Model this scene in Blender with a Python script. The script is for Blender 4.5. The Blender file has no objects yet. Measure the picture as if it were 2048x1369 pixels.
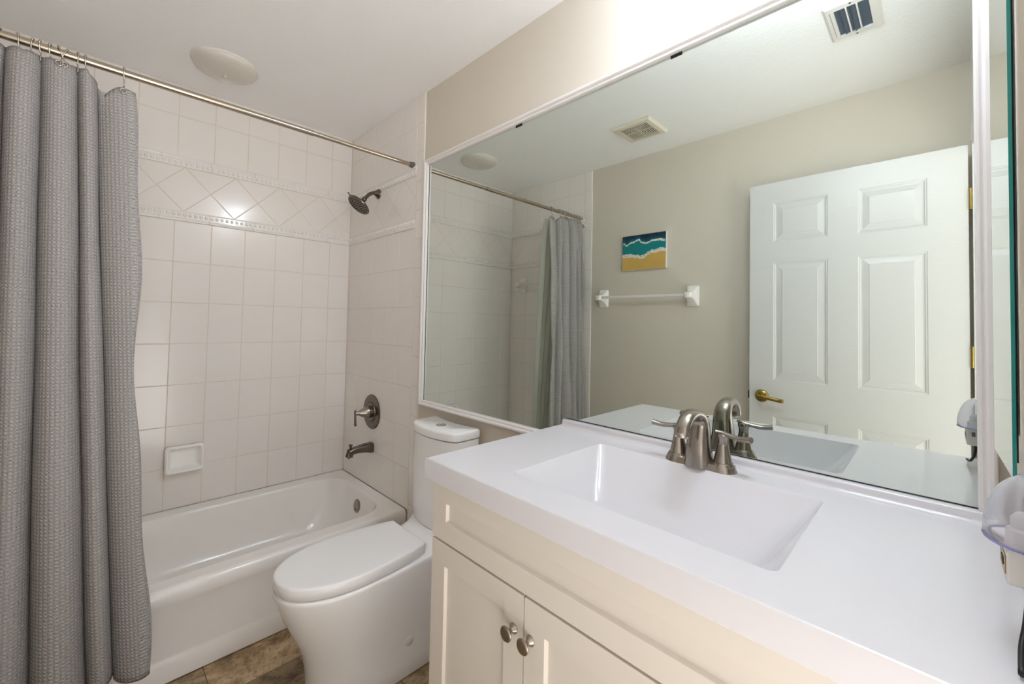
import bpy, bmesh, math, random
from mathutils import Vector, Matrix
random.seed(7)
S = bpy.context.scene
COL = S.collection
PI = math.pi

# ------------------------------------------------------------------ camera
FPX = 838.04
cam_d = bpy.data.cameras.new('camera')
cam = bpy.data.objects.new('camera', cam_d)
COL.objects.link(cam)
cam.location = (-1.16670, -2.71918, 1.30439)
cam.rotation_euler = (1.5993, -0.0198, -0.7844)
cam_d.sensor_width = 36.0
cam_d.lens = FPX / 2048 * 36.0
cam_d.shift_x = -4.5 / 2048
cam_d.shift_y = -62.06 / 2048
cam_d.clip_start = 0.02
S.camera = cam

# ------------------------------------------------------------------ world, exposure
w = bpy.data.worlds.new('world')
S.world = w
w.use_nodes = True
bg = w.node_tree.nodes['Background']
# the adjoining room beyond the doorway: brighter lower half added to lift the ceiling
WUP, WLO = 0.76, 2.8
WUPC, WLOC = (1.0, 0.935, 0.86), (1.0, 0.955, 0.91)
_nt = w.node_tree
_tc = _nt.nodes.new('ShaderNodeTexCoord'); _sx = _nt.nodes.new('ShaderNodeSeparateXYZ'); _mr = _nt.nodes.new('ShaderNodeMapRange'); _mx = _nt.nodes.new('ShaderNodeMix'); _mx.data_type = 'RGBA'
_nt.links.new(_tc.outputs['Generated'], _sx.inputs[0]); _nt.links.new(_sx.outputs[2], _mr.inputs[0])
_mr.inputs[1].default_value = -0.10; _mr.inputs[2].default_value = 0.02
_nt.links.new(_mr.outputs[0], _mx.inputs[0]); _nt.links.new(_mx.outputs[2], bg.inputs[0])
_mx.inputs[6].default_value = tuple(c*WLO for c in WLOC) + (1,)
_mx.inputs[7].default_value = tuple(c*WUP for c in WUPC) + (1,)
bg.inputs[1].default_value = 1.0
S.view_settings.view_transform = 'Standard'
S.view_settings.look = 'None'
S.view_settings.exposure = 0.86
S.view_settings.gamma = 1.0
S.cycles.max_bounces = 20
S.cycles.diffuse_bounces = 16
S.cycles.glossy_bounces = 10
BULB = 29.0        # strength of the four vanity globes

# ------------------------------------------------------------------ helpers
def lin(c):
    c /= 255.0
    return c / 12.92 if c <= 0.04045 else ((c + 0.055) / 1.055) ** 2.4
def srgb(r, g, b): return (lin(r), lin(g), lin(b), 1.0)

def mat(name, col, rough=0.5, metal=0.0, spec=0.5, coat=0.0, coatr=0.05):
    m = bpy.data.materials.new(name); m.use_nodes = True
    b = m.node_tree.nodes['Principled BSDF']
    b.inputs['Base Color'].default_value = col
    b.inputs['Roughness'].default_value = rough
    b.inputs['Metallic'].default_value = metal
    b.inputs['Specular IOR Level'].default_value = spec
    b.inputs['Coat Weight'].default_value = coat
    b.inputs['Coat Roughness'].default_value = coatr
    return m
def N(m, t, **kw):
    n = m.node_tree.nodes.new(t)
    for k, v in kw.items(): setattr(n, k, v)
    return n
def L(m, a, b): m.node_tree.links.new(a, b)
def bsdf(m): return m.node_tree.nodes['Principled BSDF']
def noise_bump(m, scale, strength, dist=0.002, detail=3, coord='Object', stretch=None):
    tc = N(m, 'ShaderNodeTexCoord'); nz = N(m, 'ShaderNodeTexNoise'); bp = N(m, 'ShaderNodeBump')
    nz.inputs['Scale'].default_value = scale; nz.inputs['Detail'].default_value = detail
    src = tc.outputs[coord]
    if stretch:
        mp = N(m, 'ShaderNodeMapping'); mp.inputs['Scale'].default_value = stretch
        L(m, src, mp.inputs['Vector']); src = mp.outputs[0]
    L(m, src, nz.inputs['Vector']); L(m, nz.outputs['Fac'], bp.inputs['Height'])
    bp.inputs['Strength'].default_value = strength; bp.inputs['Distance'].default_value = dist
    L(m, bp.outputs[0], bsdf(m).inputs['Normal'])
    return nz
def mottled(m, c1, c2, scale, detail=3):
    tc = N(m, 'ShaderNodeTexCoord'); nz = N(m, 'ShaderNodeTexNoise'); mx = N(m, 'ShaderNodeMix', data_type='RGBA')
    nz.inputs['Scale'].default_value = scale; nz.inputs['Detail'].default_value = detail
    L(m, tc.outputs['Object'], nz.inputs['Vector']); L(m, nz.outputs['Fac'], mx.inputs[0])
    mx.inputs[6].default_value = c1; mx.inputs[7].default_value = c2
    L(m, mx.outputs[2], bsdf(m).inputs['Base Color'])

def wloc(o):
    v = Vector((0, 0, 0))
    while o: v += o.location; o = o.parent
    return v
def tag(o, label=None, cat=None, group=None, kind=None):
    if label: o['label'] = label
    if cat: o['category'] = cat
    if group: o['group'] = group
    if kind: o['kind'] = kind
    return o
def thing(name, label, cat, loc, group=None):
    o = bpy.data.objects.new(name, None); COL.objects.link(o)
    o.location = loc; o.empty_display_size = 0.05
    return tag(o, label, cat, group)

class MB:
    """collects geometry given in world coordinates, links it as ONE mesh object"""
    def __init__(s): s.v = []; s.f = []; s.mi = []; s.sm = []; s.uv = None; s.cols = None
    def add(s, vs, fs, mi=0, smooth=False):
        o = len(s.v); s.v += [tuple(p) for p in vs]
        for f in fs:
            s.f.append([o + i for i in f]); s.mi.append(mi); s.sm.append(smooth)
        return s
    def box(s, lo, hi, mi=0):
        x0, y0, z0 = lo; x1, y1, z1 = hi
        return s.add([(x0,y0,z0),(x1,y0,z0),(x1,y1,z0),(x0,y1,z0),(x0,y0,z1),(x1,y0,z1),(x1,y1,z1),(x0,y1,z1)],
            [(0,3,2,1),(4,5,6,7),(0,1,5,4),(1,2,6,5),(2,3,7,6),(3,0,4,7)], mi)
    def loft(s, rings, cap0=True, cap1=True, mi=0, smooth=True, closed=True):
        n = len(rings[0]); vs = [p for r in rings for p in r]; fs = []
        for k in range(len(rings) - 1):
            for i in range(n if closed else n - 1):
                j = (i + 1) % n
                fs.append((k*n+i, k*n+j, (k+1)*n+j, (k+1)*n+i))
        s.add(vs, fs, mi, smooth)
        o = len(s.v) - len(vs)
        if cap0: s.f.append([o + i for i in range(n)][::-1]); s.mi.append(mi); s.sm.append(False)
        if cap1: s.f.append([o + (len(rings)-1)*n + i for i in range(n)]); s.mi.append(mi); s.sm.append(False)
        return s
    def lathe(s, prof, origin, axis, n=32, mi=0, smooth=True, cap0=True, cap1=True):
        a = Vector(axis).normalized(); t = Vector((0,0,1)) if abs(a.z) < .9 else Vector((1,0,0))
        u = a.cross(t).normalized(); v = a.cross(u); o = Vector(origin)
        rings = [[o + a*h + (u*math.cos(2*PI*i/n) + v*math.sin(2*PI*i/n))*max(r, 1e-5) for i in range(n)] for r, h in prof]
        return s.loft(rings, cap0, cap1, mi, smooth)
    def tube(s, pts, rad, n=16, mi=0, caps=True, sx=1.0, up=None):
        pts = [Vector(p) for p in pts]; rings = []
        if not isinstance(rad, (list, tuple)): rad = [rad]*len(pts)
        ref = Vector(up) if up else None
        for i, p in enumerate(pts):
            d = (pts[min(i+1, len(pts)-1)] - pts[max(i-1, 0)]).normalized()
            if ref is None: ref = Vector((0,0,1)) if abs(d.z) < .9 else Vector((1,0,0))
            u = d.cross(ref)
            if u.length < 1e-4: u = d.cross(Vector((0.3,1,0.2)))
            u.normalize(); v = u.cross(d).normalized(); ref = v if up is None else Vector(up)
            r = rad[i]; ru, rv = r if isinstance(r, (list, tuple)) else (r*sx, r)
            rings.append([p + u*ru*math.cos(2*PI*k/n) + v*rv*math.sin(2*PI*k/n) for k in range(n)])
        return s.loft(rings, caps, caps, mi)
    def sphere(s, c, r, n=16, m=8, mi=0):
        c = Vector(c); r = (r,)*3 if not isinstance(r, (list, tuple)) else r
        rings = []
        for k in range(m+1):
            a = PI*k/m; q = max(math.sin(a), 1e-4)
            rings.append([(c.x + r[0]*q*math.cos(2*PI*i/n), c.y + r[1]*q*math.sin(2*PI*i/n), c.z - r[2]*math.cos(a)) for i in range(n)])
        return s.loft(rings, False, False, mi)
    def build(s, name, mats, parent=None, origin=None, bevel=None, seg=2, subsurf=0, fixn=True, sharp=None):
        if not isinstance(mats, (list, tuple)): mats = [mats]
        if parent is not None: org = wloc(parent)
        elif origin is not None: org = Vector(origin)
        else:
            xs, ys, zs = zip(*s.v); org = Vector(((min(xs)+max(xs))/2, (min(ys)+max(ys))/2, min(zs)))
        me = bpy.data.meshes.new(name)
        me.from_pydata([Vector(p) - org for p in s.v], [], s.f)
        for m in mats: me.materials.append(m)
        me.polygons.foreach_set('material_index', s.mi)
        me.polygons.foreach_set('use_smooth', s.sm)
        if s.uv:
            ul = me.uv_layers.new(name='UVMap')
            for lp in me.loops: ul.data[lp.index].uv = s.uv[lp.vertex_index]
        if s.cols:
            ca = me.color_attributes.new('tint', 'FLOAT_COLOR', 'POINT')
            for i, c in enumerate(s.cols): ca.data[i].color = c
        me.update()
        if fixn:
            b = bmesh.new(); b.from_mesh(me); bmesh.ops.recalc_face_normals(b, faces=b.faces); b.to_mesh(me); b.free()
        o = bpy.data.objects.new(name, me); COL.objects.link(o)
        if parent is not None: o.parent = parent
        else: o.location = org
        if bevel:
            md = o.modifiers.new('bevel', 'BEVEL'); md.width = bevel; md.segments = seg; md.limit_method = 'ANGLE'; md.angle_limit = math.radians(40)
            for p in me.polygons: p.use_smooth = True
            md.harden_normals = True
        if subsurf:
            md = o.modifiers.new('sub', 'SUBSURF'); md.levels = md.render_levels = subsurf
        if sharp is not None:
            me.set_sharp_from_angle(angle=math.radians(sharp))
        return o
def box(name, lo, hi, m, parent=None, bevel=None, seg=2, origin=None):
    return MB().box(lo, hi).build(name, m, parent, bevel=bevel, seg=seg, origin=origin)
def rrect(x0, x1, y0, y1, r, n=6):
    """rounded rectangle, counter-clockwise list of (a, b)"""
    out = []
    for cx, cy, a0 in ((x1-r, y1-r, 0), (x0+r, y1-r, PI/2), (x0+r, y0+r, PI), (x1-r, y0+r, 1.5*PI)):
        for k in range(n+1):
            a = a0 + PI/2*k/n; out.append((cx + r*math.cos(a), cy + r*math.sin(a)))
    return out
def spline(pts, n=8):
    """Catmull-Rom through 3D/2D points"""
    P = [Vector(p) for p in pts]; out = []
    for i in range(len(P)-1):
        a = P[i-1] if i else P[0]*2-P[1]; b = P[i]; c = P[i+1]; d = P[i+2] if i+2 < len(P) else P[-1]*2-P[-2]
        for k in range(n):
            t = k/n
            out.append(0.5*((2*b) + (c-a)*t + (2*a-5*b+4*c-d)*t*t + (3*b-a-3*c+d)*t**3))
    out.append(P[-1]); return out

# ------------------------------------------------------------------ materials
M = {}
M['paint'] = mat('wall_paint', srgb(211, 203, 190), 0.55, spec=0.3); noise_bump(M['paint'], 260, 0.12, 0.001)
M['ceil'] = mat('ceiling_paint', srgb(246, 246, 246), 0.8, spec=0.2); noise_bump(M['ceil'], 95, 0.5, 0.003, 4)
M['tile'] = mat('glazed_tile', srgb(236, 231, 227), 0.12, spec=0.5); noise_bump(M['tile'], 9, 0.05, 0.01, 1)
M['listello'] = mat('glazed_listello', srgb(238, 235, 232), 0.12, spec=0.5)
M['grout'] = mat('grout', srgb(222, 208, 190), 0.85)
M['floorgrout'] = mat('floor_grout', srgb(112, 92, 70), 0.9)
M['porcelain'] = mat('porcelain', srgb(242, 241, 241), 0.08, spec=0.55)
M['tub'] = mat('tub_enamel', srgb(244, 241, 238), 0.14, spec=0.5)
M['ceramic'] = mat('ceramic_fixture', srgb(244, 242, 239), 0.12)
M['seat'] = mat('seat_plastic', srgb(243, 242, 243), 0.2)
M['counter'] = mat('cultured_marble', srgb(216, 213, 216), 0.12, spec=0.5)
M['cab'] = mat('cabinet_paint', srgb(219, 211, 200), 0.42, spec=0.4)
M['trim'] = mat('trim_paint', srgb(233, 229, 227), 0.3)
M['doorp'] = mat('door_paint', srgb(202, 202, 200), 0.33, spec=0.5); noise_bump(M['doorp'], 60, 0.25, 0.002, 4, stretch=(1, 0.12, 2.4))
M['gap'] = mat('dark_gap', srgb(22, 18, 15), 0.8)
M['nickel'] = mat('brushed_nickel', srgb(158, 150, 141), 0.24, 1.0)
M['bronze'] = mat('dark_nickel', srgb(118, 110, 102), 0.26, 1.0)
M['steel'] = mat('polished_steel', srgb(190, 182, 172), 0.16, 1.0)
M['rod'] = mat('satin_rod', srgb(186, 174, 158), 0.24, 1.0)
M['chrome'] = mat('chrome', srgb(200, 198, 196), 0.08, 1.0)
M['brass'] = mat('brass', srgb(176, 150, 84), 0.16, 1.0)
M['knob'] = mat('satin_knob', srgb(168, 158, 146), 0.3, 1.0)
M['rubber'] = mat('grey_rubber', srgb(92, 88, 86), 0.6)
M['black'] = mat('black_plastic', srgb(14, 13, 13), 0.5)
M['whitep'] = mat('white_plastic', srgb(226, 222, 218), 0.35)
M['almond'] = mat('almond_plastic', srgb(222, 214, 196), 0.4)
M['vane'] = mat('duct_metal', srgb(90, 104, 122), 0.35, 0.6)
M['mirror'] = mat('mirror_silver', (0.705, 0.752, 0.712, 1), 0.015, 1.0)
M['mirror2'] = mat('cabinet_mirror_silver', (0.72, 0.735, 0.715, 1), 0.01, 1.0)
M['teal'] = mat('glass_edge', srgb(10, 146, 140), 0.15, spec=0.6)
M['dome'] = mat('frosted_dome', srgb(214, 208, 198), 0.25)
M['bulb'] = mat('bulb_glow', (1, 1, 1, 1), 0.3)
bsdf(M['bulb']).inputs['Emission Color'].default_value = (0.865, 0.97, 1.11, 1)
bsdf(M['bulb']).inputs['Emission Strength'].default_value = BULB
M['clear'] = mat('clear_plastic', (0.93, 0.93, 0.98, 1), 0.12)
bsdf(M['clear']).inputs['Transmission Weight'].default_value = 0.85
bsdf(M['clear']).inputs['IOR'].default_value = 1.12
M['clearlip'] = mat('violet_plastic_lip', srgb(170, 170, 226), 0.15)
bsdf(M['clearlip']).inputs['Transmission Weight'].default_value = 0.5
M['gold'] = mat('gold_label', srgb(168, 142, 92), 0.35, 0.5)
M['liner'] = mat('liner_vinyl', srgb(214, 218, 206), 0.4)
bsdf(M['liner']).inputs['Transmission Weight'].default_value = 0.35
bsdf(M['liner']).inputs['IOR'].default_value = 1.05

# travertine-look floor tile, tint per tile from the mesh
m = M['floor'] = mat('travertine_tile', (0.3, 0.22, 0.15, 1), 0.38)
tc = N(m, 'ShaderNodeTexCoord'); n1 = N(m, 'ShaderNodeTexNoise'); n2 = N(m, 'ShaderNodeTexNoise'); n3 = N(m, 'ShaderNodeTexVoronoi')
n1.inputs['Scale'].default_value = 9; n1.inputs['Detail'].default_value = 8; n1.inputs['Roughness'].default_value = 0.65; n1.inputs['Distortion'].default_value = 0.6
n2.inputs['Scale'].default_value = 70; n2.inputs['Detail'].default_value = 5
L(m, tc.outputs['Object'], n1.inputs['Vector']); L(m, tc.outputs['Object'], n2.inputs['Vector'])
r1 = N(m, 'ShaderNodeValToRGB'); L(m, n1.outputs['Fac'], r1.inputs[0])
r1.color_ramp.elements[0].position = 0.34; r1.color_ramp.elements[0].color = srgb(112, 88, 62)
r1.color_ramp.elements[1].position = 0.62; r1.color_ramp.elements[1].color = srgb(200, 178, 146)
e = r1.color_ramp.elements.new(0.47); e.color = srgb(164, 138, 104)
at = N(m, 'ShaderNodeVertexColor', layer_name='tint')
mx = N(m, 'ShaderNodeMix', data_type='RGBA', blend_type='MULTIPLY'); mx.inputs[0].default_value = 1
L(m, r1.outputs[0], mx.inputs[6]); L(m, at.outputs[0], mx.inputs[7])
r2 = N(m, 'ShaderNodeValToRGB'); L(m, n2.outputs['Fac'], r2.inputs[0])
r2.color_ramp.elements[0].position = 0.32; r2.color_ramp.elements[0].color = (0.42, 0.34, 0.27, 1)
r2.color_ramp.elements[1].position = 0.46; r2.color_ramp.elements[1].color = (1, 1, 1, 1)
mx2 = N(m, 'ShaderNodeMix', data_type='RGBA', blend_type='MULTIPLY'); mx2.inputs[0].default_value = 0.8
L(m, mx.outputs[2], mx2.inputs[6]); L(m, r2.outputs[0], mx2.inputs[7]); L(m, mx2.outputs[2], bsdf(m).inputs['Base Color'])

# heathered waffle-weave curtain, UV in metres
m = M['curtain'] = mat('waffle_weave', (0.2, 0.19, 0.19, 1), 0.9, spec=0.15)
uvn = N(m, 'ShaderNodeTexCoord'); sep = N(m, 'ShaderNodeSeparateXYZ'); L(m, uvn.outputs['UV'], sep.inputs[0])
def sinw(src, period):
    a = N(m, 'ShaderNodeMath', operation='MULTIPLY'); a.inputs[1].default_value = 2*PI/period
    b = N(m, 'ShaderNodeMath', operation='SINE'); L(m, src, a.inputs[0]); L(m, a.outputs[0], b.inputs[0]); return b.outputs[0]
su = sinw(sep.outputs[0], 0.0105); sv = sinw(sep.outputs[1], 0.0105)
pr = N(m, 'ShaderNodeMath', operation='MAXIMUM'); L(m, su, pr.inputs[0]); L(m, sv, pr.inputs[1])
mpa = N(m, 'ShaderNodeMapping'); mpa.inputs['Scale'].default_value = (1500, 240, 1); L(m, uvn.outputs['UV'], mpa.inputs[0])
mpb = N(m, 'ShaderNodeMapping'); mpb.inputs['Scale'].default_value = (200, 1300, 1); L(m, uvn.outputs['UV'], mpb.inputs[0])
na = N(m, 'ShaderNodeTexNoise'); nb = N(m, 'ShaderNodeTexNoise')
for q, mp in ((na, mpa), (nb, mpb)):
    q.inputs['Scale'].default_value = 1.0; q.inputs['Detail'].default_value = 1; L(m, mp.outputs[0], q.inputs['Vector'])
ad = N(m, 'ShaderNodeMath', operation='ADD'); L(m, na.outputs['Fac'], ad.inputs[0]); L(m, nb.outputs['Fac'], ad.inputs[1])
pm = N(m, 'ShaderNodeMath', operation='MULTIPLY_ADD'); pm.inputs[1].default_value = -0.10; L(m, pr.outputs[0], pm.inputs[0]); L(m, ad.outputs[0], pm.inputs[2])
rc = N(m, 'ShaderNodeValToRGB'); L(m, pm.outputs[0], rc.inputs[0])
mr = N(m, 'ShaderNodeMapRange'); mr.inputs[1].default_value = 0.55; mr.inputs[2].default_value = 1.35
L(m, pm.outputs[0], mr.inputs[0]); L(m, mr.outputs[0], rc.inputs[0])
rc.color_ramp.elements[0].color = srgb(78, 76, 76); rc.color_ramp.elements[1].color = srgb(208, 204, 202)
L(m, rc.outputs[0], bsdf(m).inputs['Base Color'])
bp = N(m, 'ShaderNodeBump'); bp.inputs['Strength'].default_value = 0.6; bp.inputs['Distance'].default_value = 0.0014
L(m, pr.outputs[0], bp.inputs['Height']); bp.invert = True; L(m, bp.outputs[0], bsdf(m).inputs['Normal'])

# painted canvas: colours of the paint come with the mesh
m = M['canvas'] = mat('beach_paint', (1, 1, 1, 1), 0.35)
at = N(m, 'ShaderNodeVertexColor', layer_name='tint'); L(m, at.outputs[0], bsdf(m).inputs['Base Color'])

# ------------------------------------------------------------------ room shell
W, H, YF = 1.5, 2.490, -2.815
def struct(o): o['kind'] = 'structure'; return o
def wall(name, lo, hi, mt): return struct(box(name, lo, hi, mt, origin=(0, 0, 0)))

# floor: grout slab + individually tinted tiles in one mesh
mb = MB(); mb.box((-1.606, -2.945, -0.06), (0.106, 0.1, -0.0015), 1)
cols = [(1, 1, 1, 1)]*8
rowsy = [(-0.978 - 0.33*k, -0.978 - 0.33*(k-1)) for k in range(0, 7)]
for k, (y0, y1) in enumerate(rowsy):
    off = -0.841 + (0.0 if k == 0 else 0.23*k + 0.04)
    i = -6
    while off + 0.457*i < 0.0:
        x0, x1 = off + 0.457*i, off + 0.457*(i+1); i += 1
        x0, x1 = max(x0, -1.5), min(x1, 0.0)
        if x1 - x0 < 0.02 or y1 < -2.9: continue
        y0 = max(y0, -2.94)
        g = 0.0015; b = 0.002
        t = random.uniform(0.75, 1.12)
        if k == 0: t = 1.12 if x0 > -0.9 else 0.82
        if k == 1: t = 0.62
        o = [(x0+g, y0+g), (x1-g, y0+g), (x1-g, y1-g), (x0+g, y1-g)]
        inn = [(x0+g+b, y0+g+b), (x1-g-b, y0+g+b), (x1-g-b, y1-g-b), (x0+g+b, y1-g-b)]
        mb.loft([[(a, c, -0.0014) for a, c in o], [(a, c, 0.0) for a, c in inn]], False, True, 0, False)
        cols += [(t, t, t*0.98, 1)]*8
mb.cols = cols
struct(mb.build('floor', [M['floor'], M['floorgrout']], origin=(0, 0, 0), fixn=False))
wall('ceiling', (-1.606, -2.93, H), (0.106, 0.1, H + 0.08), M['ceil'])
wall_right = wall('wall_right', (0.006, -2.93, 0), (0.106, 0.1, H), M['paint'])
wall_left = wall('wall_left', (-1.606, -2.93, 0), (-1.506, 0.1, H), M['paint'])
wall_back = wall('wall_back', (-1.506, 0.006, 0), (0.006, 0.1, H), M['paint'])
# front wall with the doorway the camera looks in from
DX0, DX1, DZ = -1.393, -0.572, 2.105; YD = -2.845
mb = MB()
mb.box((-1.506, -2.93, 0), (DX0, YD, H)); mb.box((DX1, -2.93, 0), (0.006, YF, H)); mb.box((DX0, -2.93, DZ), (DX1, YD, H))
struct(mb.build('wall_front', M['paint'], origin=(0, 0, 0)))
mb = MB()   # jamb lining of the doorway
mb.box((DX0, -2.935, 0), (DX0 + 0.012, YD, DZ)); mb.box((DX1 - 0.018, -2.935, 0), (DX1, YF, DZ)); mb.box((DX0, -2.935, DZ - 0.012), (DX1, YD, DZ))
struct(mb.build('trim_1', M['trim'], origin=(0, 0, 0)))
mb = MB()   # casing round the doorway, room side
mb.box((DX1, YF, 0), (DX1 + 0.057, YF + 0.014, DZ + 0.057)); mb.box((DX0, YD, DZ), (DX1, YD + 0.014, DZ + 0.057))
struct(mb.build('trim_2', M['trim'], origin=(0, 0, 0), bevel=0.003))
bl = box('baseboard_left', (-1.506, -1.98, 0), (-1.494, -0.88, 0.085), M['trim'], bevel=0.004); struct(bl)
br_ = box('baseboard_right', (-0.006, -1.80, 0), (0.006, -0.88, 0.085), M['trim'], bevel=0.004); struct(br_)

# ------------------------------------------------------------------ ceramic tile
def inset(poly, d):
    n = len(poly); out = []
    for i in range(n):
        p0, p1, p2 = (Vector(poly[(i+k-1) % n]) for k in range(3))
        e1 = (p1-p0).normalized(); e2 = (p2-p1).normalized()
        n1 = Vector((-e1.y, e1.x)); n2 = Vector((-e2.y, e2.x))
        den = 1 + n1.dot(n2)
        out.append(p1 + (n1+n2)*(d/max(den, 0.15)))
    return out
def clip(poly, axis, val, keep_less):
    out = []; n = len(poly)
    ins = lambda p: (p[axis] <= val + 1e-9) if keep_less else (p[axis] >= val - 1e-9)
    for i in range(n):
        a, b = poly[i], poly[(i+1) % n]
        if ins(a): out.append(a)
        if ins(a) != ins(b):
            t = (val - a[axis])/(b[axis]-a[axis]); out.append((a[0]+t*(b[0]-a[0]), a[1]+t*(b[1]-a[1])))
    return out
def area(p): return 0.5*sum(p[i][0]*p[(i+1) % len(p)][1] - p[(i+1) % len(p)][0]*p[i][1] for i in range(len(p)))
def add_tiles(mb, polys, mapf, gap=0.0022, bev=0.0020, dep=0.0012, tilt=0.0009):
    for poly in polys:
        if len(poly) < 3 or abs(area(poly)) < 2e-5: continue
        if area(poly) < 0: poly = poly[::-1]
        o = inset(poly, gap/2); q = inset(poly, gap/2 + bev)
        if area([tuple(p) for p in q]) < 1e-5: continue
        cx = sum(p.x for p in q)/len(q); cy = sum(p.y for p in q)/len(q)
        tu, tv = random.gauss(0, tilt)*3, random.gauss(0, tilt)*3
        r0 = [mapf(p.x, p.y, dep) for p in o]
        r1 = [mapf(p.x, p.y, max(-0.0006, (p.x-cx)*tu + (p.y-cy)*tv)) for p in q]
        mb.loft([r0, r1], False, True, 0, False)
def rect(u0, u1, v0, v1): return [(u0, v0), (u1, v0), (u1, v1), (u0, v1)]
TZ, TW = 0.2088, 0.1547
Z_B0, Z_B1, Z_D1, Z_B3 = 1.7915, 1.843, 2.071, 2.123
def field(ulines, umin, umax, apex0, zbot):
    polys = []
    us = [umin] + [u for u in sorted(ulines) if umin + 0.004 < u < umax - 0.004] + [umax]
    zs = sorted(set([zbot] + [Z_B0 - TZ*k for k in range(8) if Z_B0 - TZ*k > zbot + 0.005]))
    for zr in [list(zip(zs[:-1], zs[1:])), [(Z_B3, Z_B3 + TZ), (Z_B3 + TZ, H)]]:
        for a, b in zr:
            for u0, u1 in zip(us[:-1], us[1:]): polys.append(rect(u0, u1, a, b))
    pitch = 0.2215; zm = (Z_B1 + Z_D1)/2; hh = (Z_D1 - Z_B1)/2
    for k in range(-8, 9):
        a = apex0 + k*pitch
        for pl_ in ([(a, zm-hh), (a+pitch/2, zm), (a, zm+hh), (a-pitch/2, zm)],
                   [(a, zm+hh), (a+pitch/2, zm), (a+pitch, zm+hh)], [(a, zm-hh), (a+pitch, zm-hh), (a+pitch/2, zm)]):
            p = clip(clip(pl_, 0, umin, False), 0, umax, True)
            if len(p) >= 3: polys.append(p)
    return polys
def border(mapf, u0, u1, seam0, v0, flip):
    """moulded listello: two fluted ridges along one edge and a row of beads"""
    mb = MB(); hgt = 0.052
    prof = [(0.0006, .001), (0.0006, -.003), (.003, -.0065), (.007, -.0075), (.0105, -.006), (.0125, -.0035), (.0150, -.006), (.0185, -.006),
            (.021, -.003), (.0465, -.003), (.048, -.0055), (.0512, -.005), (.0514, .001)]
    seams = [u0] + sorted(s for s in (seam0 + 0.2047*k for k in range(-12, 12)) if u0 + 0.01 < s < u1 - 0.01) + [u1]
    V = lambda v: v0 + (hgt - v if flip else v)
    for a, b in zip(seams[:-1], seams[1:]):
        a += 0.0008; b -= 0.0008
        mb.loft([[mapf(a, V(v), d) for v, d in prof], [mapf(b, V(v), d) for v, d in prof]], True, True, 0, False)
        n = max(1, int((b-a)/0.0204))
        for i in range(n):
            uc = a + (b-a)*(i+0.5)/n; vc = V(.0338); rings = []
            for k, (rr, dd) in enumerate(((1, -.003), (.85, -.006), (.5, -.008), (.05, -.0087))):
                rings.append([mapf(uc + .0072*rr*math.cos(2*PI*j/10), vc + .0088*rr*math.sin(2*PI*j/10), dd) for j in range(10)])
            mb.loft(rings, True, True, 0, True)
    return mb
ZD = 0.332
def tile_panel(parent, mapf, umin, umax, ulines, apex0, seam0, backlo, backhi, bull=None):
    mb = MB(); mb.box(backlo, backhi, 1)
    add_tiles(mb, field(ulines, umin, umax, apex0, ZD), mapf)
    if bull:
        bullp = []; z = 0.0
        mb.box(bull[2], bull[3], 1)
        z = 0.052
        bullp.append(rect(bull[0], bull[1], 0.0, z))
        while z < H:
            z1 = min(z + 0.1525, H); bullp.append(rect(bull[0], bull[1], z, z1)); z = z1
        add_tiles(mb, bullp, mapf, bev=0.004, tilt=0.0004)
        elo = [min(bull[2][0], bull[3][0]) if i == 0 else -0.8685 if i == 1 else 0.0 for i in range(3)]; ehi = [max(bull[2][0], bull[3][0]), -0.866, H]
        mb.box(elo, ehi, 0)
    mb.build('tile_surround', [M['tile'], M['grout']], parent)
    border(mapf, umin, umax, seam0, Z_B0, False).build('border_tile', M['listello'], parent)
    border(mapf, umin, umax, seam0, Z_D1, True).build('border_tile', M['listello'], parent)
tile_panel(wall_back, lambda u, v, d: (u, d, v), -1.5, 0.0, [-0.128 - TW*i for i in range(10)], -0.6465, -0.1455,
           (-1.506, 0.0011, 0.02), (0.006, 0.006, H))
ul = [-0.0268 - TW*i for i in range(6)]
bull_r = (-0.866, -0.8003, (0.0011, -0.866, 0.0), (0.006, -0.79, ZD))
tile_panel(wall_right, lambda u, v, d: (d, u, v), -0.8003, 0.0, ul, -0.676, -0.16, (0.0011, -0.866, ZD), (0.006, 0.006, H), bull_r)
bull_l = (-0.866, -0.8003, (-1.506, -0.866, 0.0), (-1.5011, -0.79, ZD))
tile_panel(wall_left, lambda u, v, d: (-1.5 - d, u, v), -0.8003, 0.0, ul, -0.676, -0.16, (-1.506, -0.866, ZD), (-1.5011, 0.006, H), bull_l)

# ------------------------------------------------------------------ bathtub
def ring_deck(mb, ring, x0, x1, y0, y1, z, mi=0):
    """flat deck between an inner ring (list of (x,y)) and an outer rectangle"""
    cx, cy = (x0+x1)/2, (y0+y1)/2; out = []
    for px, py in ring:
        dx, dy = px-cx, py-cy
        t = min(((x1-cx) if dx > 0 else (x0-cx))/dx if abs(dx) > 1e-9 else 1e9, ((y1-cy) if dy > 0 else (y0-cy))/dy if abs(dy) > 1e-9 else 1e9)
        out.append([cx+dx*t, cy+dy*t])
    for c in ((x0, y0), (x1, y0), (x1, y1), (x0, y1)):
        i = min(range(len(out)), key=lambda k: (out[k][0]-c[0])**2 + (out[k][1]-c[1])**2); out[i] = list(c)
    mb.loft([[(a, b, z) for a, b in out], [(a, b, z) for a, b in ring]], False, False, mi, True)
    return out
tub = thing('bathtub', 'white enamel alcove bathtub below the tiled walls, behind the toilet', 'bathtub', (-0.75, -0.4, 0))
TX0, TX1, TY0, TY1 = -1.497, -0.003, -0.770, -0.003
mb = MB()
opening = rrect(-1.415, -0.058, -0.712, -0.080, 0.15, 12)
ring_deck(mb, opening, TX0, TX1, TY0, TY1, ZD)
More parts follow.
